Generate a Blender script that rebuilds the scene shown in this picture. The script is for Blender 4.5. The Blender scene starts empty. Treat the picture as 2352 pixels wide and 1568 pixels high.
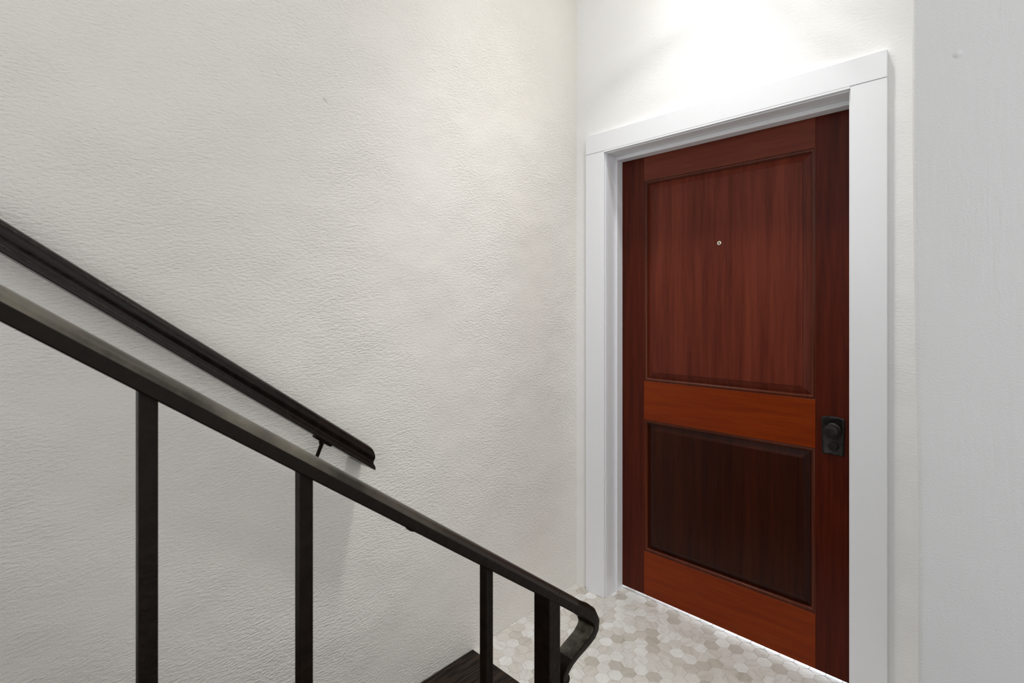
import bpy, bmesh, math, random
from mathutils import Vector, Matrix
random.seed(7)
sc = bpy.context.scene
col = sc.collection

# ---------------------------------------------------------------- camera
EYE = 1.32
cam_d = bpy.data.cameras.new('camera'); cam = bpy.data.objects.new('camera', cam_d); col.objects.link(cam)
cam.location = (0, 0, EYE)
cam.rotation_euler = (math.radians(90), 0, math.radians(44.33))
cam_d.sensor_width = 36.0
cam_d.lens = 1161.0 / 2352.0 * 36.0
cam_d.shift_y = -72.0 / 2352.0
cam_d.clip_start = 0.02
cam_d.dof.use_dof = True
cam_d.dof.focus_distance = 1.75
cam_d.dof.aperture_fstop = 9.0
sc.camera = cam

# ---------------------------------------------------------------- light
w = bpy.data.worlds.new('world'); sc.world = w; w.use_nodes = True
bg = w.node_tree.nodes['Background']
bg.inputs['Color'].default_value = (0.985, 0.993, 1.0, 1)
bg.inputs['Strength'].default_value = 1.10
sc.view_settings.view_transform = 'Standard'
sc.view_settings.look = 'None'
sc.view_settings.gamma = 1.0
sc.view_settings.use_curve_mapping = False
sc.view_settings.exposure = 0.07

# daylight of the room behind the door, seen only through the gap under the door
la = bpy.data.lights.new('room_daylight', 'AREA'); la.shape = 'RECTANGLE'; la.size = 1.4; la.size_y = 0.9
la.energy = 60; la.color = (0.86, 0.93, 1.0)
lo = bpy.data.objects.new('room_daylight', la); col.objects.link(lo)
lo.location = (-0.85, 3.3, 0.55); lo.rotation_euler = (math.radians(-90), 0, 0)

# ---------------------------------------------------------------- key dimensions (metres)
XL = -1.486          # face of the left wall
YW = 1.970           # face of the door wall
YD = 2.085           # face of the door
YP = 1.300           # face of the right-hand wall end / edge of the tiled floor
OX0, OX1, OZ = -1.317, -0.363, 2.043    # door opening inside the frame
XR = -0.600          # plane of the balustrade
SL = 0.738           # pitch of the stair
CEIL = 3.90

# ---------------------------------------------------------------- materials
def new_mat(name):
    m = bpy.data.materials.new(name); m.use_nodes = True
    nt = m.node_tree; b = nt.nodes['Principled BSDF']
    return m, nt, b
def N(nt, t, **kw):
    n = nt.nodes.new(t)
    for k, v in kw.items():
        if hasattr(n, k): setattr(n, k, v)
        else: n.inputs[k].default_value = v
    return n
def L(nt, a, b): nt.links.new(a, b)
def ramp(nt, fac, stops):
    r = nt.nodes.new('ShaderNodeValToRGB')
    el = r.color_ramp.elements
    el[0].position, el[0].color = stops[0][0], (*stops[0][1], 1)
    el[1].position, el[1].color = stops[-1][0], (*stops[-1][1], 1)
    for p, c in stops[1:-1]:
        e = el.new(p); e.color = (*c, 1)
    L(nt, fac, r.inputs['Fac'])
    return r.outputs['Color']
def mapped(nt, src, rot=(0, 0, 0), scale=(1, 1, 1)):
    mp = nt.nodes.new('ShaderNodeMapping')
    mp.inputs['Rotation'].default_value = rot; mp.inputs['Scale'].default_value = scale
    L(nt, src, mp.inputs['Vector']); return mp.outputs['Vector']
def coords(nt): return nt.nodes.new('ShaderNodeTexCoord').outputs['Object']
def bump(nt, height, strength, dist, prev=None):
    b = N(nt, 'ShaderNodeBump'); b.inputs['Strength'].default_value = strength; b.inputs['Distance'].default_value = dist
    L(nt, height, b.inputs['Height'])
    if prev: L(nt, prev, b.inputs['Normal'])
    return b.outputs['Normal']

def plaster(name, c0, c1, rough, stroke, wave, dents=(), rot=(0.6, 0, 0), sc_=(60, 60, 150), fine=0.0006):
    """Painted plaster: trowel strokes and slow waves, both as relief."""
    m, nt, b = new_mat(name); co = coords(nt)
    big = N(nt, 'ShaderNodeTexNoise', **{'Scale': 1.6, 'Detail': 3.0}); L(nt, co, big.inputs['Vector'])
    L(nt, ramp(nt, big.outputs['Fac'], [(0.3, c0), (0.7, c1)]), b.inputs['Base Color'])
    b.inputs['Roughness'].default_value = rough
    b.inputs['Specular IOR Level'].default_value = 0.35
    # strokes run in patches of different strength
    warp = N(nt, 'ShaderNodeTexNoise', **{'Scale': 3.0, 'Detail': 2.0}); L(nt, co, warp.inputs['Vector'])
    add = N(nt, 'ShaderNodeVectorMath', operation='MULTIPLY_ADD')
    L(nt, warp.outputs['Color'], add.inputs[0]); add.inputs[1].default_value = (0.05, 0.05, 0.05); L(nt, co, add.inputs[2])
    st = N(nt, 'ShaderNodeTexNoise', **{'Scale': 1.0, 'Detail': 3.0, 'Roughness': 0.55})
    L(nt, mapped(nt, add.outputs[0], rot, sc_), st.inputs['Vector'])
    patch = N(nt, 'ShaderNodeTexNoise', **{'Scale': 2.3, 'Detail': 2.0}); L(nt, co, patch.inputs['Vector'])
    pr = N(nt, 'ShaderNodeMapRange'); pr.inputs[1].default_value = 0.3; pr.inputs[2].default_value = 0.7
    pr.inputs[3].default_value = 0.25; pr.inputs[4].default_value = 1.0
    L(nt, patch.outputs['Fac'], pr.inputs[0])
    mu = N(nt, 'ShaderNodeMath', operation='MULTIPLY'); L(nt, st.outputs['Fac'], mu.inputs[0]); L(nt, pr.outputs[0], mu.inputs[1])
    wv = N(nt, 'ShaderNodeTexNoise', **{'Scale': 4.5, 'Detail': 2.0}); L(nt, co, wv.inputs['Vector'])
    n1 = bump(nt, wv.outputs['Fac'], 1.0, wave)
    n2 = bump(nt, mu.outputs[0], 1.0, stroke, n1)
    fn = N(nt, 'ShaderNodeTexNoise', **{'Scale': 260.0, 'Detail': 2.0}); L(nt, co, fn.inputs['Vector'])
    n3 = bump(nt, fn.outputs['Fac'], 1.0, fine, n2)
    for (p, s, r, depth) in dents:
        mp = nt.nodes.new('ShaderNodeMapping'); mp.vector_type = 'TEXTURE'
        mp.inputs['Location'].default_value = p; mp.inputs['Scale'].default_value = s; mp.inputs['Rotation'].default_value = r
        L(nt, co, mp.inputs['Vector'])
        g = N(nt, 'ShaderNodeTexGradient', gradient_type='SPHERICAL'); L(nt, mp.outputs[0], g.inputs[0])
        n3 = bump(nt, g.outputs['Fac'], 1.0, depth, n3)
    L(nt, n3, b.inputs['Normal'])
    return m

M = {}
M['wall_l'] = plaster('warm_white_plaster', (0.785, 0.752, 0.702), (0.815, 0.789, 0.745), 0.62, 0.0040, 0.009,
                      dents=[((0.0, 0.706, 1.957), (0.02, 0.006, 0.016), (0.5, 0, 0), -0.004)], rot=(0.55, 0, 0), sc_=(80, 70, 185))
M['wall_d'] = plaster('white_plaster', (0.86, 0.86, 0.85), (0.875, 0.875, 0.865), 0.6, 0.0009, 0.006)
M['wall_r'] = plaster('cool_white_plaster', (0.79, 0.795, 0.795), (0.81, 0.815, 0.815), 0.6, 0.0010, 0.004, dents=[((-.066, 0.0, 1.814), (.008, .02, .008), (0, 0, 0), .0025)], rot=(0, 0, 0), sc_=(130, 60, 12))
M['ceil'] = plaster('ceiling_paint', (0.8, 0.8, 0.79), (0.82, 0.82, 0.81), 0.7, 0.0008, 0.003)

def gloss_paint(name, c, rough, brush=0.0006):
    m, nt, b = new_mat(name); co = coords(nt)
    n = N(nt, 'ShaderNodeTexNoise', **{'Scale': 1.0, 'Detail': 3.0}); L(nt, mapped(nt, co, (0, 0, 0), (160, 160, 14)), n.inputs['Vector'])
    b.inputs['Base Color'].default_value = (*c, 1); b.inputs['Roughness'].default_value = rough
    L(nt, bump(nt, n.outputs['Fac'], 1.0, brush), b.inputs['Normal'])
    return m
M['white_v'] = gloss_paint('white_gloss_paint', (0.84, 0.85, 0.88), 0.38)
M['white_h'] = gloss_paint('white_gloss_paint_head', (0.84, 0.85, 0.88), 0.38)

def mahogany(name, horizontal, dark, mid, light, rough=0.34, spec=0.16):
    m, nt, b = new_mat(name); co = coords(nt)
    s1 = (5, 30, 60) if horizontal else (60, 30, 3.0)
    s2 = (8, 60, 420) if horizontal else (420, 60, 9)
    s3 = (1.5, 5, 14) if horizontal else (14, 5, 0.7)
    a = N(nt, 'ShaderNodeTexNoise', **{'Scale': 1.0, 'Detail': 4.0, 'Distortion': 0.4}); L(nt, mapped(nt, co, scale=s1), a.inputs['Vector'])
    f = N(nt, 'ShaderNodeTexNoise', **{'Scale': 1.0, 'Detail': 4.0}); L(nt, mapped(nt, co, scale=s2), f.inputs['Vector'])
    c = N(nt, 'ShaderNodeTexNoise', **{'Scale': 1.0, 'Detail': 2.0, 'Distortion': 0.3}); L(nt, mapped(nt, co, scale=s3), c.inputs['Vector'])
    m1 = N(nt, 'ShaderNodeMath', operation='MULTIPLY_ADD'); L(nt, a.outputs['Fac'], m1.inputs[0]); m1.inputs[1].default_value = 0.35
    m2 = N(nt, 'ShaderNodeMath', operation='MULTIPLY_ADD'); L(nt, c.outputs['Fac'], m2.inputs[0]); m2.inputs[1].default_value = 0.4
    m3 = N(nt, 'ShaderNodeMath', operation='MULTIPLY'); L(nt, f.outputs['Fac'], m3.inputs[0]); m3.inputs[1].default_value = 0.25
    L(nt, m3.outputs[0], m2.inputs[2]); L(nt, m2.outputs[0], m1.inputs[2])
    L(nt, ramp(nt, m1.outputs[0], [(0.36, dark), (0.5, mid), (0.64, light)]), b.inputs['Base Color'])
    b.inputs['Roughness'].default_value = rough
    b.inputs['Specular IOR Level'].default_value = spec
    L(nt, bump(nt, f.outputs['Fac'], 1.0, 0.0004), b.inputs['Normal'])
    return m
M['mah_v'] = mahogany('mahogany_upright', False, (0.038, 0.0044, 0.0014), (0.068, 0.0084, 0.0026), (0.098, 0.0140, 0.0044), 0.34, 0.14)
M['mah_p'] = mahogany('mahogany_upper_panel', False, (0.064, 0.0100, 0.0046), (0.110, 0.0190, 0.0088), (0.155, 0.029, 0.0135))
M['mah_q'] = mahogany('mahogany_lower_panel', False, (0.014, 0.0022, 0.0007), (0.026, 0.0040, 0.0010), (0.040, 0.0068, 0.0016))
M['mah_t'] = mahogany('mahogany_top_rail', True, (0.095, 0.0180, 0.0092), (0.130, 0.0260, 0.0132), (0.160, 0.034, 0.0170))  # pinker than the other rails: haze painted into the base colour
M['mah_h'] = mahogany('mahogany_rail', True, (0.130, 0.0140, 0.0006), (0.180, 0.0225, 0.0008), (0.215, 0.031, 0.001))
M['mah_m'] = mahogany('mahogany_moulding', False, (0.055, 0.008, 0.002), (0.08, 0.013, 0.003), (0.10, 0.018, 0.004), 0.28, 0.3)

def mottled_paint(name, c0, c1, rough, scale, spec=0.1):
    m, nt, b = new_mat(name); co = coords(nt)
    b.inputs['Specular IOR Level'].default_value = spec
    n = N(nt, 'ShaderNodeTexNoise', **{'Scale': scale, 'Detail': 5.0, 'Roughness': 0.65}); L(nt, co, n.inputs['Vector'])
    L(nt, ramp(nt, n.outputs['Fac'], [(0.35, c0), (0.72, c1)]), b.inputs['Base Color'])
    r = N(nt, 'ShaderNodeMapRange'); r.inputs[3].default_value = rough - 0.07; r.inputs[4].default_value = rough + 0.12
    L(nt, n.outputs['Fac'], r.inputs[0]); L(nt, r.outputs[0], b.inputs['Roughness'])
    L(nt, bump(nt, n.outputs['Fac'], 1.0, 0.0012), b.inputs['Normal'])
    return m
M['iron'] = mottled_paint('dark_brown_enamel', (0.006, 0.0035, 0.002), (0.013, 0.008, 0.005), 0.34, 60)
M['top_sheen'] = mottled_paint('top_sheen_enamel', (0.030, 0.024, 0.017), (0.20, 0.175, 0.135), 0.34, 7, 0.3)  # reflected light along the rail top, painted as a lighter enamel
M['curl_sheen'] = mottled_paint('curl_sheen_enamel', (0.020, 0.016, 0.011), (0.14, 0.125, 0.095), 0.4, 45, 0.3)  # light caught by the curl's inner face, put into the colour
nt = M['top_sheen'].node_tree; sx = N(nt, 'ShaderNodeSeparateXYZ'); L(nt, coords(nt), sx.inputs[0])
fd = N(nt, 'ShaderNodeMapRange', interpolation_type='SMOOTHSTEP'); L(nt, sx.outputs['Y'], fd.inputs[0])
fd.inputs[1].default_value = .30; fd.inputs[2].default_value = .82; fd.inputs[3].default_value = 1.0; fd.inputs[4].default_value = .0  # painted sheen fades out toward the foot of the rail
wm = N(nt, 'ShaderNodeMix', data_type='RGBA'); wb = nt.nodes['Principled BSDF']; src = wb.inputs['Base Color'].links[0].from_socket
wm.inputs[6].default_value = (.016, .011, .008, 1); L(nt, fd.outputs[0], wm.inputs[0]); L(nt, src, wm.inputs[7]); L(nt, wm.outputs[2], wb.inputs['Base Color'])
M['rail_w'] = mottled_paint('dark_stained_rail_wood', (0.007, 0.004, 0.003), (0.014, 0.009, 0.006), 0.22, 25, 0.22)
M['bronze'] = mottled_paint('oil_rubbed_bronze', (0.016, 0.014, 0.013), (0.040, 0.034, 0.031), 0.36, 120, 0.4)
M['bronze'].node_tree.nodes['Principled BSDF'].inputs['Metallic'].default_value = 0.6

m, nt, b = new_mat('black_hole'); b.inputs['Base Color'].default_value = (0.002, 0.002, 0.002, 1); b.inputs['Roughness'].default_value = 0.6; M['hole'] = m
m, nt, b = new_mat('polished_brass_nickel'); b.inputs['Base Color'].default_value = (0.86, 0.80, 0.70, 1); b.inputs['Metallic'].default_value = 1; b.inputs['Roughness'].default_value = 0.22; M['nickel'] = m
m, nt, b = new_mat('peephole_glass'); b.inputs['Base Color'].default_value = (0.03, 0.03, 0.03, 1); b.inputs['Roughness'].default_value = 0.05; M['lens'] = m
m, nt, b = new_mat('grout'); b.inputs['Base Color'].default_value = (0.46, 0.43, 0.39, 1); b.inputs['Roughness'].default_value = 0.9; M['grout'] = m
m, nt, b = new_mat('bulb_glow'); b.inputs['Emission Color'].default_value = (1, 0.97, 0.91, 1); b.inputs['Emission Strength'].default_value = 500; M['bulb'] = m
m, nt, b = new_mat('fill_diffuser'); b.inputs['Emission Color'].default_value = (1, 0.98, 0.94, 1); b.inputs['Emission Strength'].default_value = 9; M['added_diffuser'] = m  # glowing face of the added fill light

def dark_oak(name):
    m, nt, b = new_mat(name); co = coords(nt)
    n = N(nt, 'ShaderNodeTexNoise', **{'Scale': 1.0, 'Detail': 4.0, 'Distortion': 0.3}); L(nt, mapped(nt, co, scale=(150, 9, 60)), n.inputs['Vector'])
    L(nt, ramp(nt, n.outputs['Fac'], [(0.40, (0.004, 0.0025, 0.0018)), (0.60, (0.030, 0.019, 0.013))]), b.inputs['Base Color'])
    b.inputs['Roughness'].default_value = 0.5; b.inputs['Specular IOR Level'].default_value = 0.12
    L(nt, bump(nt, n.outputs['Fac'], 1.0, 0.004), b.inputs['Normal'])
    return m
M['oak'] = dark_oak('dark_stained_oak')

def marble(name):
    m, nt, b = new_mat(name)
    co = coords(nt); oi = N(nt, 'ShaderNodeObjectInfo')
    at = N(nt, 'ShaderNodeAttribute', attribute_name='tile_tone')     # set only on the joined far tiles
    sm = N(nt, 'ShaderNodeMath', operation='ADD'); L(nt, oi.outputs['Random'], sm.inputs[0]); L(nt, at.outputs['Fac'], sm.inputs[1])
    fr = N(nt, 'ShaderNodeMath', operation='FRACT'); L(nt, sm.outputs[0], fr.inputs[0]); rnd = fr.outputs[0]
    # every tile is cut from another place of the slab and turned its own way
    vr = N(nt, 'ShaderNodeVectorRotate', rotation_type='Z_AXIS')
    an = N(nt, 'ShaderNodeMath', operation='MULTIPLY'); an.inputs[1].default_value = 31.0; L(nt, rnd, an.inputs[0])
    L(nt, co, vr.inputs['Vector']); L(nt, an.outputs[0], vr.inputs['Angle'])
    off = N(nt, 'ShaderNodeVectorMath', operation='MULTIPLY_ADD'); off.inputs[1].default_value = (37, 91, 53)
    L(nt, rnd, off.inputs[0]); L(nt, vr.outputs[0], off.inputs[2])
    v = N(nt, 'ShaderNodeTexNoise', **{'Scale': 1.0, 'Detail': 4.0, 'Distortion': 0.6}); L(nt, mapped(nt, off.outputs[0], scale=(14, 75, 20)), v.inputs['Vector'])
    tone = ramp(nt, rnd, [(0.0, (0.43, 0.40, 0.355)), (0.12, (0.46, 0.43, 0.39)), (0.22, (0.54, 0.515, 0.48)), (0.6, (0.575, 0.555, 0.525)), (0.8, (0.62, 0.61, 0.59)), (1.0, (0.66, 0.655, 0.64))])
    vein = ramp(nt, v.outputs['Fac'], [(0.3, (0.84, 0.81, 0.77)), (0.48, (0.98, 0.97, 0.96)), (0.7, (1.05, 1.05, 1.05))])
    mx = N(nt, 'ShaderNodeMix', data_type='RGBA', blend_type='MULTIPLY'); mx.inputs[0].default_value = 1.0
    L(nt, tone, mx.inputs[6]); L(nt, vein, mx.inputs[7]); L(nt, mx.outputs[2], b.inputs['Base Color'])
    b.inputs['Roughness'].default_value = 0.42
    return m
M['marble'] = marble('hexagon_marble')

# ---------------------------------------------------------------- mesh helpers
class MB:
    """Collects shapes given in world metres; build() links them as one mesh whose origin is at its foot."""
    def __init__(s): s.bm = bmesh.new()
    def box(s, x0, x1, y0, y1, z0, z1, bev=0.0, seg=2):
        r = bmesh.ops.create_cube(s.bm, size=1.0)
        vs = r['verts']
        for v in vs:
            v.co = Vector((x0 + (v.co.x + .5) * (x1 - x0), y0 + (v.co.y + .5) * (y1 - y0), z0 + (v.co.z + .5) * (z1 - z0)))
        if bev:
            es = list({e for v in vs for e in v.link_edges})
            bmesh.ops.bevel(s.bm, geom=es, offset=bev, segments=seg, affect='EDGES', profile=0.5)
        return s
    def rings(s, rings, cap0=True, cap1=True, closed=True):
        """Loft through rings of equal length."""
        R = [[s.bm.verts.new(p) for p in r] for r in rings]
        n = len(R[0])
        for a, b_ in zip(R, R[1:]):
            for i in range(n if closed else n - 1):
                j = (i + 1) % n
                s.bm.faces.new((a[i], a[j], b_[j], b_[i]))
        if cap0: s.bm.faces.new(list(reversed(R[0])))
        if cap1: s.bm.faces.new(R[-1])
        return s
    def lathe(s, o, axis, prof, n=28):
        """prof: (radius, distance along axis) pairs."""
        ax = Vector(axis).normalized()
        t = Vector((0, 0, 1)) if abs(ax.z) < .9 else Vector((1, 0, 0))
        u = ax.cross(t).normalized(); v = ax.cross(u)
        rings = [[Vector(o) + ax * h + (u * math.cos(2 * math.pi * k / n) + v * math.sin(2 * math.pi * k / n)) * max(r, 1e-5) for k in range(n)] for r, h in prof]
        return s.rings(rings)
    def tube(s, pts, r, n=14):
        pts = [Vector(p) for p in pts]; rings = []; prev = None
        for i, p in enumerate(pts):
            t = (pts[min(i + 1, len(pts) - 1)] - pts[max(i - 1, 0)]).normalized()
            if prev is None:
                a = Vector((0, 0, 1)) if abs(t.z) < .9 else Vector((1, 0, 0)); u = t.cross(a).normalized()
            else: u = (prev - t * prev.dot(t)).normalized()
            prev = u; v = t.cross(u); rr = r[i] if isinstance(r, (list, tuple)) else r
            rings.append([p + (u * math.cos(2 * math.pi * k / n) + v * math.sin(2 * math.pi * k / n)) * rr for k in range(n)])
        return s.rings(rings)
    def build(s, name, mat, parent=None, smooth=None, origin=None):
        bm = s.bm
        bmesh.ops.recalc_face_normals(bm, faces=bm.faces)
        cs = [v.co for v in bm.verts]
        lo_ = Vector([min(c[i] for c in cs) for i in range(3)]); hi = Vector([max(c[i] for c in cs) for i in range(3)])
        o = Vector(origin) if origin is not None else Vector(((lo_.x + hi.x) / 2, (lo_.y + hi.y) / 2, lo_.z))
        bmesh.ops.translate(bm, verts=bm.verts, vec=-o)
        me = bpy.data.meshes.new(name); bm.to_mesh(me); bm.free()
        me.materials.append(M[mat])
        if smooth is not None:
            me.polygons.foreach_set('use_smooth', [True] * len(me.polygons)); me.update()
            me.set_sharp_from_angle(angle=math.radians(smooth))
        ob = bpy.data.objects.new(name, me); col.objects.link(ob)
        place(ob, o, parent)
        return ob
WORLD = {}
def place(ob, o, parent=None):
    WORLD[ob.name] = Vector(o)
    if parent is not None:
        ob.parent = parent; ob.location = Vector(o) - WORLD[parent.name]
    else: ob.location = o
def empty(name, o):
    e = bpy.data.objects.new(name, None); col.objects.link(e); e.empty_display_size = 0.1; place(e, o); return e
def tag(o, label, cat=None, kind=None, group=None):
    o['label'] = label
    if cat: o['category'] = cat
    if kind: o['kind'] = kind
    if group: o['group'] = group
    return o

# ---------------------------------------------------------------- the setting
tag(MB().box(XL - .2, XL, -1.9, YW + .2, -.06, CEIL + .3).build('wall_left', 'wall_l', origin=(XL, 0, 0)),
    'warm white trowelled plaster wall beside the stair', 'wall', 'structure')

wd = MB()
wd.box(XL - .2, OX0 - .02, YW, YW + .2, -.06, CEIL + .3)
wd.box(OX1 + .02, 1.6, YW, YW + .2, -.06, CEIL + .3)
wd.box(OX0 - .02, OX1 + .02, YW, YW + .2, OZ + .02, CEIL + .3)
tag(wd.build('wall_back', 'wall_d', origin=(-.84, YW, 0)), 'smooth white wall around the mahogany door', 'wall', 'structure')

# wall end at the right: plastered by hand, so its vertical edge wanders a little
edge = [(0.0, -.121), (.3, -.123), (.6, -.127), (.9, -.1265), (1.05, -.128), (1.2, -.131), (1.45, -.1345), (1.7, -.1365), (2.0, -.137), (2.4, -.1375), (CEIL + .3, -.138)]
wr = MB(); rings = []
for z, x in [(-.06, -.121)] + edge[1:]:
    ring = [(1.7, YP + .3, z), (1.7, YP, z)]
    for k in range(7):
        a = math.radians(90 * k / 6); r = .009
        ring.append((x + r - r * math.sin(a), YP + r - r * math.cos(a), z))
    ring.append((x, YW + .05, z)); ring.append((x + .3, YW + .05, z))
    rings.append([Vector(p) for p in ring])
wr.rings(rings)
tag(wr.build('wall_right', 'wall_r', origin=(0, YP, 0), smooth=50), 'pale grey end face of the plastered wall right of the door', 'wall', 'structure')

ce = MB().box(XL - .2, 1.7, -1.9, YW + .2, CEIL, CEIL + .1)
tag(ce.build('ceiling', 'ceil', origin=(-.6, 1.6, CEIL)), 'white ceiling over the tiled entry and the stair', 'ceiling', 'structure')

# tiled floor: hexagon mosaic, edges parallel to the side walls
P = 0.0518; ROW = P * math.sqrt(3) / 2; HEXR = (P - .0011) / math.sqrt(3)
FX0, FX1, FY0, FY1 = XL, -.13, YP, 2.34
flo = MB().box(XL - .1, 1.7, YP, 3.4, -.06, -.0012).build('floor', 'grout', origin=(-.8, 1.7, 0))
tag(flo, 'hexagon marble mosaic floor in front of the door', 'floor', 'structure')
F = Vector((-math.sin(math.radians(44.33)), math.cos(math.radians(44.33)))); Rv = Vector((F.y, -F.x))
def to_px(p):
    q = Vector((p[0], p[1])); d = q.dot(F)
    return 1176 + 1161 * q.dot(Rv) / d, 712 + 1161 * (EYE - p[2]) / d
def clip(poly, ax, lim, keep_less):
    out = []
    for i in range(len(poly)):
        a, b_ = poly[i], poly[(i + 1) % len(poly)]
        ia = (a[ax] <= lim) == keep_less; ib = (b_[ax] <= lim) == keep_less
        if ia: out.append(a)
        if ia != ib:
            t = (lim - a[ax]) / (b_[ax] - a[ax]); out.append((a[0] + t * (b_[0] - a[0]), a[1] + t * (b_[1] - a[1])))
    return out
def hex_poly(r): return [(r * math.sin(math.radians(60 * k)), r * math.cos(math.radians(60 * k))) for k in range(6)]
def tile_mesh(poly, c, T=.006, ch=.0009):
    cx = sum(p[0] for p in poly) / len(poly); cy = sum(p[1] for p in poly) / len(poly)
    def shr(p):
        d = math.hypot(p[0] - cx, p[1] - cy); k = max(0, 1 - ch / d) if d > 1e-6 else 1
        return (cx + (p[0] - cx) * k, cy + (p[1] - cy) * k)
    bm = bmesh.new()
    lo_ = [bm.verts.new((x, y, -T)) for x, y in poly]; mi = [bm.verts.new((x, y, -ch * .6)) for x, y in poly]
    up = [bm.verts.new((*shr(p), 0)) for p in poly]
    n = len(poly)
    for a, b_ in ((lo_, mi), (mi, up)):
        for i in range(n): bm.faces.new((a[i], a[(i + 1) % n], b_[(i + 1) % n], b_[i]))
    bm.faces.new(up)
    bmesh.ops.recalc_face_normals(bm, faces=bm.faces)
    me = bpy.data.meshes.new('hexagon_tile'); bm.to_mesh(me); bm.free(); me.materials.append(M['marble']); return me
full = tile_mesh(hex_poly(HEXR), (0, 0))
tiles = []
j0 = -18
for j in range(j0, 7):
    yc = 2.063 + j * ROW
    for i in range(-18, 14):
        xc = -.7256 + i * P + (P / 2 if j % 2 else 0)
        poly = [(xc + x, yc + y) for x, y in hex_poly(HEXR)]
        if max(p[0] for p in poly) < FX0 or min(p[0] for p in poly) > FX1 or max(p[1] for p in poly) < FY0 or min(p[1] for p in poly) > FY1: continue
        cp = clip(clip(clip(clip(poly, 0, FX0 + .001, False), 0, FX1, True), 1, FY0 + .001, False), 1, FY1, True)
        if len(cp) < 3: continue
        area = abs(sum(cp[k][0] * cp[(k + 1) % len(cp)][1] - cp[(k + 1) % len(cp)][0] * cp[k][1] for k in range(len(cp)))) / 2
        if area < 3e-5: continue
        whole = len(cp) == 6 and area > 0.98 * (1.5 * math.sqrt(3) * HEXR ** 2)
        u, v = to_px((xc, yc, 0))
        seen = -30 < u < 2100 and v < 1610 and yc < YD + .06 and (u < 1960 and u > 1000)
        tiles.append((seen, xc, yc, cp, whole))
rest = bmesh.new(); tones = []
for seen, xc, yc, cp, whole in tiles:
    if seen:
        me = full if whole else tile_mesh([(x - xc, y - yc) for x, y in cp], (0, 0))
        t = bpy.data.objects.new('hexagon_tile', me); col.objects.link(t)
        place(t, (xc, yc, random.uniform(-.0002, .0003)), flo)
    else:
        me = tile_mesh(cp, (0, 0)); tones += [random.random()] * len(me.polygons); rest.from_mesh(me); bpy.data.meshes.remove(me)
me = bpy.data.meshes.new('hexagon_tiles'); rest.to_mesh(me); rest.free(); me.attributes.new('tile_tone', 'FLOAT', 'FACE').data.foreach_set('value', tones); me.materials.append(M['marble'])
t = bpy.data.objects.new('hexagon_tiles', me); col.objects.link(t); place(t, (0, 0, 0), flo); t['kind'] = 'stuff'

# dark oak boards of the hall, level with the tiles
hall = MB().box(XL - .1, 1.7, -1.9, YP - .0005, -.06, -.018).build('floor', 'oak', origin=(-.8, .2, 0))
tag(hall, 'dark stained oak boards at the foot of the stair', 'floor', 'structure')
x = XL + .004
while x < .9:
    x1 = x + .128
    MB().box(x, x1 - .0006, -1.88, YP - .001, -.0175, .002, .0008, 1).build('plank', 'oak', hall, origin=(x, .2, 0))
    x = x1

# ---------------------------------------------------------------- door frame and casing
cas = empty('trim_1', (-.84, YW, 0)); tag(cas, 'flat white painted casing boards around the door', 'door casing', 'structure')
YC = YW - .020
MB().box(OX0 - .102, OX0, YC, YW + .002, 0.0, OZ + .006, .0018).build('side_board', 'white_v', cas)
MB().box(OX1, OX1 + .098, YC, YW + .002, 0.0, OZ + .006, .0018).build('side_board', 'white_v', cas)
MB().box(OX0 - .102, OX1 + .098, YC - .0012, YW + .002, OZ + .0065, OZ + .094, .0018).build('head_board', 'white_h', cas)
MB().box(OX0 - .0, OX1 + .0, YC - .0006, YW + .002, OZ - .0005, OZ + .0075, .001).build('head_edge', 'white_h', cas)

jam = empty('trim_2', (-.84, YW + .1, 0)); tag(jam, 'white painted door jamb with stop strips', 'door frame', 'structure')
Y1 = YW + .2; YJ = YW - .009; RV = .005         # the jamb edge shows 5 mm inside the casing
MB().box(OX0 + .0005, OX0 + RV, YJ, YW + .0035, 0, OZ - RV, .0008, 1).build('jamb_edge', 'white_v', jam)
MB().box(OX1 - RV, OX1 - .0005, YJ, YW + .0035, 0, OZ - RV, .0008, 1).build('jamb_edge', 'white_v', jam)
MB().box(OX0 + .0005, OX1 - .0005, YJ, YW + .0035, OZ - RV, OZ - .0008, .0008, 1).build('jamb_edge', 'white_h', jam)
MB().box(OX0 - .019, OX0 + RV, YW + .003, Y1, 0, OZ + .019, .0006, 1).build('side_jamb', 'white_v', jam)
MB().box(OX1 - RV, OX1 + .019, YW + .003, Y1, 0, OZ + .019, .0006, 1).build('side_jamb', 'white_v', jam)
MB().box(OX0 + RV, OX1 - RV, YW + .003, Y1, OZ - RV, OZ + .019, .0006, 1).build('head_jamb', 'white_h', jam)
YS = YW + .066
MB().box(OX0 + RV, OX0 + .0155, YS, YD - .001, 0, OZ + .001, .0022, 3).build('door_stop', 'white_v', jam)
MB().box(OX1 - .0155, OX1 - RV, YS, YD - .001, 0, OZ + .001, .0022, 3).build('door_stop', 'white_v', jam)
MB().box(OX0 + .0155, OX1 - .0155, YS, YD - .001, 2.0205, OZ - RV, .0022, 3).build('door_stop', 'white_h', jam)

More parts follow.
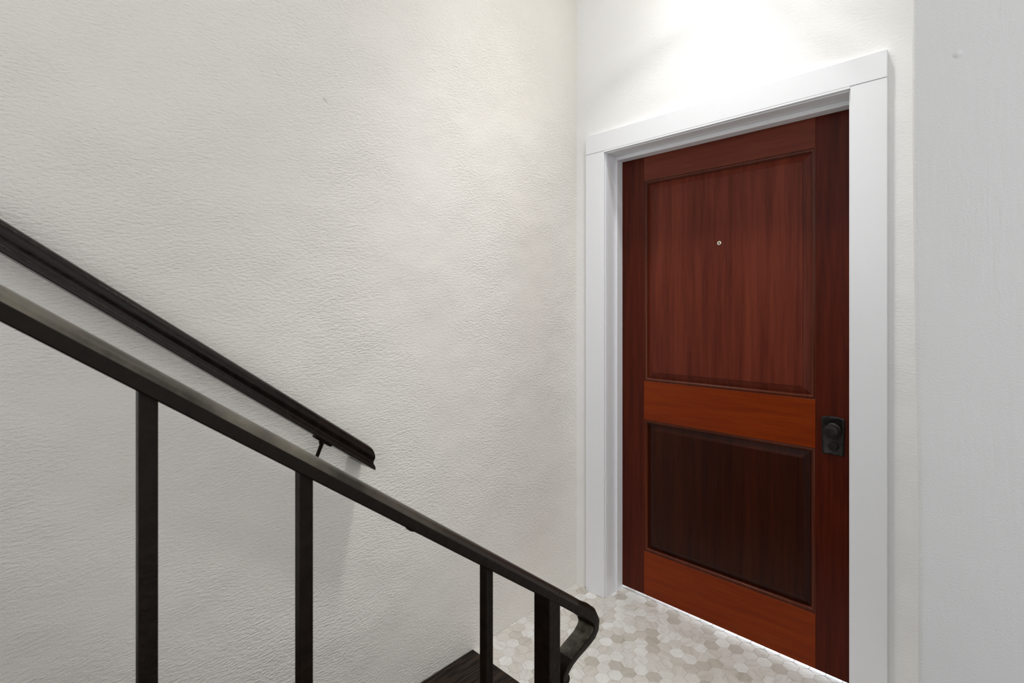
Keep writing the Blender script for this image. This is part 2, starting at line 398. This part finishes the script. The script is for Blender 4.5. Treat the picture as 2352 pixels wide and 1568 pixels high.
# ---------------------------------------------------------------- the door
DX0, DX1, DZ0, DZ1 = OX0 + .008, OX1 - .008, .0165, 2.034
TH = .044
door = empty('door_1', (-.84, YD, 0)); tag(door, 'closed two panel mahogany door with dark bronze lock', 'door', 'structure')
PX0, PX1 = -1.189, -.495
UP = (.995, 1.912); LP = (.216, .818)
MB().box(DX0, PX0, YD, YD + TH, DZ0, DZ1, .0006, 1).build('stile', 'mah_v', door)
MB().box(PX1, DX1, YD, YD + TH, DZ0, DZ1, .0006, 1).build('stile', 'mah_v', door)
MB().box(PX0, PX1, YD, YD + TH, UP[1], DZ1, .0006, 1).build('top_rail', 'mah_t', door)
MB().box(PX0, PX1, YD, YD + TH, LP[1], UP[0], .0006, 1).build('lock_rail', 'mah_h', door)
MB().box(PX0, PX1, YD, YD + TH, DZ0, LP[0], .0006, 1).build('bottom_rail', 'mah_h', door)
def rect_ring(z0, z1, d, y):
    return [Vector((PX0 + d, YD + y, z0 + d)), Vector((PX1 - d, YD + y, z0 + d)), Vector((PX1 - d, YD + y, z1 - d)), Vector((PX0 + d, YD + y, z1 - d))]
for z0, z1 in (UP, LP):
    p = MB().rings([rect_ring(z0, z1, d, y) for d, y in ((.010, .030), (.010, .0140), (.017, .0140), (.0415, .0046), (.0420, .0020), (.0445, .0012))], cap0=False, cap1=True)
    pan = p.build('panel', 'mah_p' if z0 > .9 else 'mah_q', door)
    prof = [(-.001, .016), (0.0, .0002), (.0022, .0004), (.0026, .0030), (.0045, .0016), (.0080, .0016), (.0110, .0034), (.0128, .0064), (.0134, .0090), (.0150, .0094), (.0156, .0135)]
    MB().rings([rect_ring(z0, z1, d, y) for d, y in prof], cap0=False, cap1=False).build('moulding', 'mah_m', pan, smooth=50)
# peephole
ph = MB().lathe((-.844, YD + .0035, 1.596), (0, -1, 0), [(.0, 0), (.0088, 0), (.0090, .0025), (.0082, .0042), (.0060, .0046), (.0054, .0030), (0, .0028)]).build('peephole', 'nickel', door, smooth=40)
MB().lathe((-.844, YD + .0012, 1.596), (0, -1, 0), [(0, 0), (.0036, .0), (.0034, .0010), (.0022, .0020), (0, .0024)], 18).build('lens', 'lens', ph, smooth=60)
# lock: arched plate, key cylinder in a boss, knob
LX = -.4395; LW = .0365
def plate_outline(wd_, zb, zt, rise, n=14, rc=.006):
    pts = []
    for k in range(n + 1):
        x_ = -wd_ + 2 * wd_ * k / n; q = x_ / wd_
        pts.append((x_, zt + rise * (1 - q * q)))
    return [(-wd_ * .93, zb), (wd_ * .93, zb)] + list(reversed(pts))
def plate(rings_): return MB().rings([[Vector((LX + a, y, c)) for a, c in plate_outline(w_, zb, zt, .007)] for w_, zb, zt, y in rings_], cap0=False)
lk = plate([(LW, .806, .936, YD + .001), (LW, .806, .936, YD - .004), (LW - .002, .808, .934, YD - .007), (LW - .006, .812, .929, YD - .0075), (LW - .0075, .8135, .9275, YD - .0062)]).build('lock_plate', 'bronze', door, smooth=45)
lk['label'] = 'dark bronze lock plate with arched top'
kb = MB().lathe((LX + .002, YD - .006, .8965), (0, -1, 0), [(0, 0), (.0240, 0), (.0240, .004), (.0190, .0075), (.0110, .010), (.0105, .017), (.0160, .022), (.0220, .028), (.0242, .036), (.0225, .042), (.0150, .0450), (.0095, .0452), (.0090, .0440), (0, .0440)], 36).build('knob', 'bronze', lk, smooth=40)
MB().lathe((LX + .002, YD - .0497, .8965), (0, -1, 0), [(0, 0), (.0038, 0), (.0038, .0005), (0, .0005)], 16).build('keyhole', 'hole', lk)
MB().lathe((LX + .001, YD - .006, .838), (0, -1, 0), [(0, 0), (.0165, 0), (.0165, .0035), (.0140, .0060), (.0105, .0062), (.0095, .0045), (0, .0045)], 28).build('key_cylinder', 'bronze', lk, smooth=40)

# ---------------------------------------------------------------- balustrade
def zc(y): return 1.3285 - SL * y           # middle of the top rail
bal = empty('stair_balustrade', (XR, .709, 0))
tag(bal, 'dark brown metal stair railing with square bars and a curled end', 'railing')
# moulded cap profile: (across, up)
PR = [(-.0175, -.0125), (.0175, -.0125), (.0190, -.0110), (.0190, .0010), (.0180, .0040), (.0150, .0075), (.0105, .0105), (.0050, .0122), (0, .0126), (-.0050, .0122), (-.0105, .0105), (-.0150, .0075), (-.0180, .0040), (-.0190, .0010), (-.0190, -.0110)]
path = [(y, zc(y)) for y in (-1.3, -.6, -.2, 0, .2, .4, .6, .70, .745, .775)]
curl = [(.797, zc(.797) - .0008), (.8165, .7262), (.8320, .7130), (.8400, .6985), (.8385, .6845), (.8290, .6745), (.8125, .6680), (.7940, .6640), (.7770, .6600), (.7620, .6550), (.7500, .6480), (.7430, .6400), (.7400, .6330)]
path += curl
rings = []
for i, (y, z) in enumerate(path):
    a, c = path[max(i - 1, 0)], path[min(i + 1, len(path) - 1)]
    T = Vector((0, c[0] - a[0], c[1] - a[1])).normalized(); Nn = Vector((0, -T.z, T.y))
    taper = 1.0
    if i > len(path) - 8: taper = 1 - .035 * (i - (len(path) - 8))
    elif 11 <= i: taper = 1 + .05 * (4 - abs(i - 13))
    rings.append([Vector((XR + w_ * (1 - (1 - taper) * .35), y, z)) + Nn * (h * taper) for w_, h in PR])
rl = MB().rings(rings).build('handrail', 'iron', bal, smooth=38)
rl.data.materials.append(M['top_sheen']); rl.data.materials.append(M['curl_sheen'])           # lighter enamel paints the sheen on the rounded top and inside the curl
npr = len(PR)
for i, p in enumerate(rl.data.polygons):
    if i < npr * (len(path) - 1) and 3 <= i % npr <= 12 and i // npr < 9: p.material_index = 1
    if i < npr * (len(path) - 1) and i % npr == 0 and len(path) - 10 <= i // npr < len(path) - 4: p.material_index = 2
# scroll lip at the tip of the curl
y, z = path[-1]
MB().lathe((XR - .0165, y + .004, z - .002), (1, 0, 0), [(0, 0), (.0085, 0), (.0105, .002), (.0105, .031), (.0085, .033), (0, .033)], 20).build('scroll_tip', 'iron', rl, smooth=40)
def step_top(y): return 0.0 if y > .42 else .187 * (int((.42 - y) / .25) + 1)
S = .0158
slots = [.555 - .1505 * k for k in range(0, 12)]
slots[1] = None; slots[2] = .2585; slots[3] = .1040
for y in slots:
    if y is None: continue
    MB().box(XR - S / 2, XR + S / 2, y - S / 2, y + S / 2, step_top(y) - .13 if y < .42 else .003, zc(y) - .003, .0012).build('baluster', 'iron', bal)
    if y < .42: MB().box(-.6235, XR - S / 2, y - .012, y + .012, step_top(y) - .11, step_top(y) - .06, .001).build('fixing', 'iron', bal)
MB().box(XR - .0184, XR + .0184, .690, .7225, .003, zc(.709) - .0012, .0022, 3).build('newel_post', 'iron', bal)
# weld stub where a bar is missing
MB().lathe((XR + .004, .4065, zc(.4065) - .0135), (0, -.6, -.8), [(0, -.004), (.009, -.003), (.0085, .0015), (.004, .0032), (0, .0035)], 12).build('weld_stub', 'iron', bal, smooth=50)

# ---------------------------------------------------------------- wall handrail
wh = empty('wall_handrail', (XL, .66, .85)); tag(wh, 'dark moulded wooden handrail fixed to the plaster wall', 'handrail')
ang = math.atan(.746); T = Vector((0, math.cos(ang), -math.sin(ang))); Nn = Vector((0, math.sin(ang), math.cos(ang)))
XC = XL + .062
WP = [(-.024, 0), (.024, 0), (.0255, .0015), (.0255, .0075), (.0240, .0105), (.0218, .0125), (.0207, .0150), (.0204, .0180), (.0212, .0215), (.0230, .0255), (.0248, .0310), (.0245, .0370), (.0220, .0435), (.0175, .0490), (.0110, .0525), (.0040, .0540),
      (-.0040, .0540), (-.0110, .0525), (-.0175, .0490), (-.0220, .0435), (-.0245, .0370), (-.0248, .0310), (-.0230, .0255), (-.0212, .0215), (-.0204, .0180), (-.0207, .0150), (-.0218, .0125), (-.0240, .0105), (-.0255, .0075), (-.0255, .0015)]
B0 = Vector((XC, .007, 1.434))              # a point on the underside
def wrail(s): return B0 + T * s
s_end = (.826 - .007) / math.cos(ang) - .0255
rings = [[wrail(-1.6) + Vector((a, 0, 0)) + Nn * h for a, h in WP],
         [wrail(s_end) + Vector((a, 0, 0)) + Nn * h + T * (a - .746 * h) for a, h in WP],
         [Vector((XL + .001, 0, 0)) + (wrail(s_end) + Nn * h + T * (a - .746 * h)) - Vector((XC, 0, 0)) for a, h in WP]]
MB().rings(rings).build('rail', 'rail_w', wh, smooth=32)
def bracket(s):
    c = wrail(s)
    # plate under the rail
    pl = MB(); pts = []
    q = [(-.010, -.030), (.010, -.030), (.010, .030), (-.010, .030)]
    pl.rings([[c + Vector((a * k, 0, 0)) + T * (t_ * k2) + Nn * h for a, t_ in q] for h, k, k2 in ((.001, 1, 1), (-.0035, 1, 1), (-.0055, .8, .9))])
    br = pl.build('bracket', 'iron', wh)
    a0 = c + Nn * -.004
    foot = Vector((XL + .004, a0.y - .006, a0.z - .088))
    pts = [a0, a0 + Vector((-.003, 0, -.010)), a0 + Vector((-.014, -.002, -.030)), a0 + Vector((-.030, -.004, -.056)), foot + Vector((.016, 0, .010)), foot]
    MB().tube(pts, [.0085, .0062, .0055, .0058, .0062, .008]).build('arm', 'iron', br, smooth=50)
    MB().lathe((XL + .0005, foot.y, foot.z), (1, 0, 0), [(0, 0), (.022, 0), (.022, .003), (.017, .006), (.009, .008), (0, .008)]).build('rosette', 'iron', br, smooth=40)
sb = (.668 - .007) / math.cos(ang)
bracket(sb); bracket(sb - 1.15)

# ---------------------------------------------------------------- the stair that the rails belong to (below the frame)
stair = empty('staircase', (-1.04, .42, 0)); tag(stair, 'dark wooden stair rising between plaster wall and railing', 'staircase')
for k in range(8):
    yf = .42 - .25 * k; zt = .187 * (k + 1)
    MB().box(XL + .002, -.6245, yf - .285, yf + .02, zt - .03, zt, .006, 3).build('tread', 'oak', stair)
    MB().box(XL + .003, -.646, yf - .018, yf - .001, .0025 if k == 0 else zt - .187 + .001, zt - .031).build('riser', 'oak', stair)
sg = MB(); prof = [(.405, .003), (.405, .155)]
for k in range(8):
    yf = .42 - .25 * k; prof += [(yf - .02, .187 * (k + 1) - .032), (yf - .268, .187 * (k + 1) - .032)]
prof += [(-1.6, .9), (-.2, .003)]
sg.rings([[Vector((xx, a, c)) for a, c in prof] for xx in (-.645, -.6245)])
bmesh.ops.triangulate(sg.bm, faces=[f for f in sg.bm.faces if len(f.verts) > 4])
sg.build('stringer', 'oak', stair)

# ---------------------------------------------------------------- pendant lamp by the door (just above the frame)
BX, BY, BZ = -.68, 1.50, 2.72
lamp = empty('pendant_lamp', (BX, BY, BZ)); tag(lamp, 'small bare bulb pendant with a wire star hanging by the door', 'lamp')
MB().lathe((BX, BY, CEIL), (0, 0, -1), [(0, 0), (.05, 0), (.05, .008), (.035, .022), (.008, .03), (0, .03)]).build('ceiling_rose', 'bronze', lamp, smooth=40)
MB().tube([(BX, BY, CEIL - .02), (BX, BY, 3.3), (BX, BY, 2.80)], .003, 8).build('cord', 'bronze', lamp, smooth=60)
MB().lathe((BX, BY, 2.805), (0, 0, -1), [(0, 0), (.010, .0), (.013, .01), (.013, .05), (.009, .058), (0, .058)]).build('socket', 'bronze', lamp, smooth=40)
MB().lathe((BX, BY, 2.749), (0, 0, -1), [(0, 0), (.007, 0), (.0105, .008), (.011, .030), (.0085, .040), (.003, .0445), (0, .045)], 20).build('bulb', 'bulb', lamp, smooth=60)
HB = Vector((BX - .003, BY + .141, 2.660))
star = MB().lathe(HB + Vector((0, -.005, 0)), (0, 1, 0), [(0, 0), (.009, 0), (.009, .010), (0, .010)], 16).build('wire_star', 'bronze', lamp)
MB().tube([(BX, BY + .012, 2.785), (BX, BY + .09, 2.79), (BX, BY + .141, 2.74), HB], .004, 8).build('carrier', 'bronze', star, smooth=60)
for ex, ez in ((-.185, 2.620), (.107, 2.540), (.150, 2.572), (-.215, 2.60)):
    MB().tube([HB, HB.lerp(Vector((BX + ex, BY + .14, ez)), .5), (BX + ex, BY + .14, ez)], [.005, .007, .009], 10).build('wire_arm', 'bronze', star, smooth=60)

# ---------------------------------------------------------------- added fill light over the entry, shaped as a recessed downlight
DLX, DLY = -.75, 1.40
dl = empty('added_downlight', (DLX, DLY, CEIL)); tag(dl, 'added round downlight giving fill over the tiles', 'lamp')
MB().lathe((DLX, DLY, CEIL - .0005), (0, 0, -1), [(.062, 0), (.095, 0), (.095, .004), (.085, .009), (.070, .010), (.062, .004)], 40).build('added_trim_ring', 'white_v', dl, smooth=40)
MB().lathe((DLX, DLY, CEIL - .0005), (0, 0, -1), [(0, 0), (.061, 0), (.061, .003), (0, .003)], 40).build('added_diffuser', 'added_diffuser', dl, smooth=40)
for size, watt in ((60, 225), (90, 28)):  # added beams, narrow and wide, to even out the walls
    sd = bpy.data.lights.new('fill_beam', 'SPOT'); sd.spot_size = math.radians(size); sd.spot_blend = 1.0
    sd.energy = watt; sd.shadow_soft_size = .11; sd.color = (1.0, .995, .97)
    so = bpy.data.objects.new('fill_beam', sd); col.objects.link(so); so.location = (DLX, DLY, CEIL - .06)
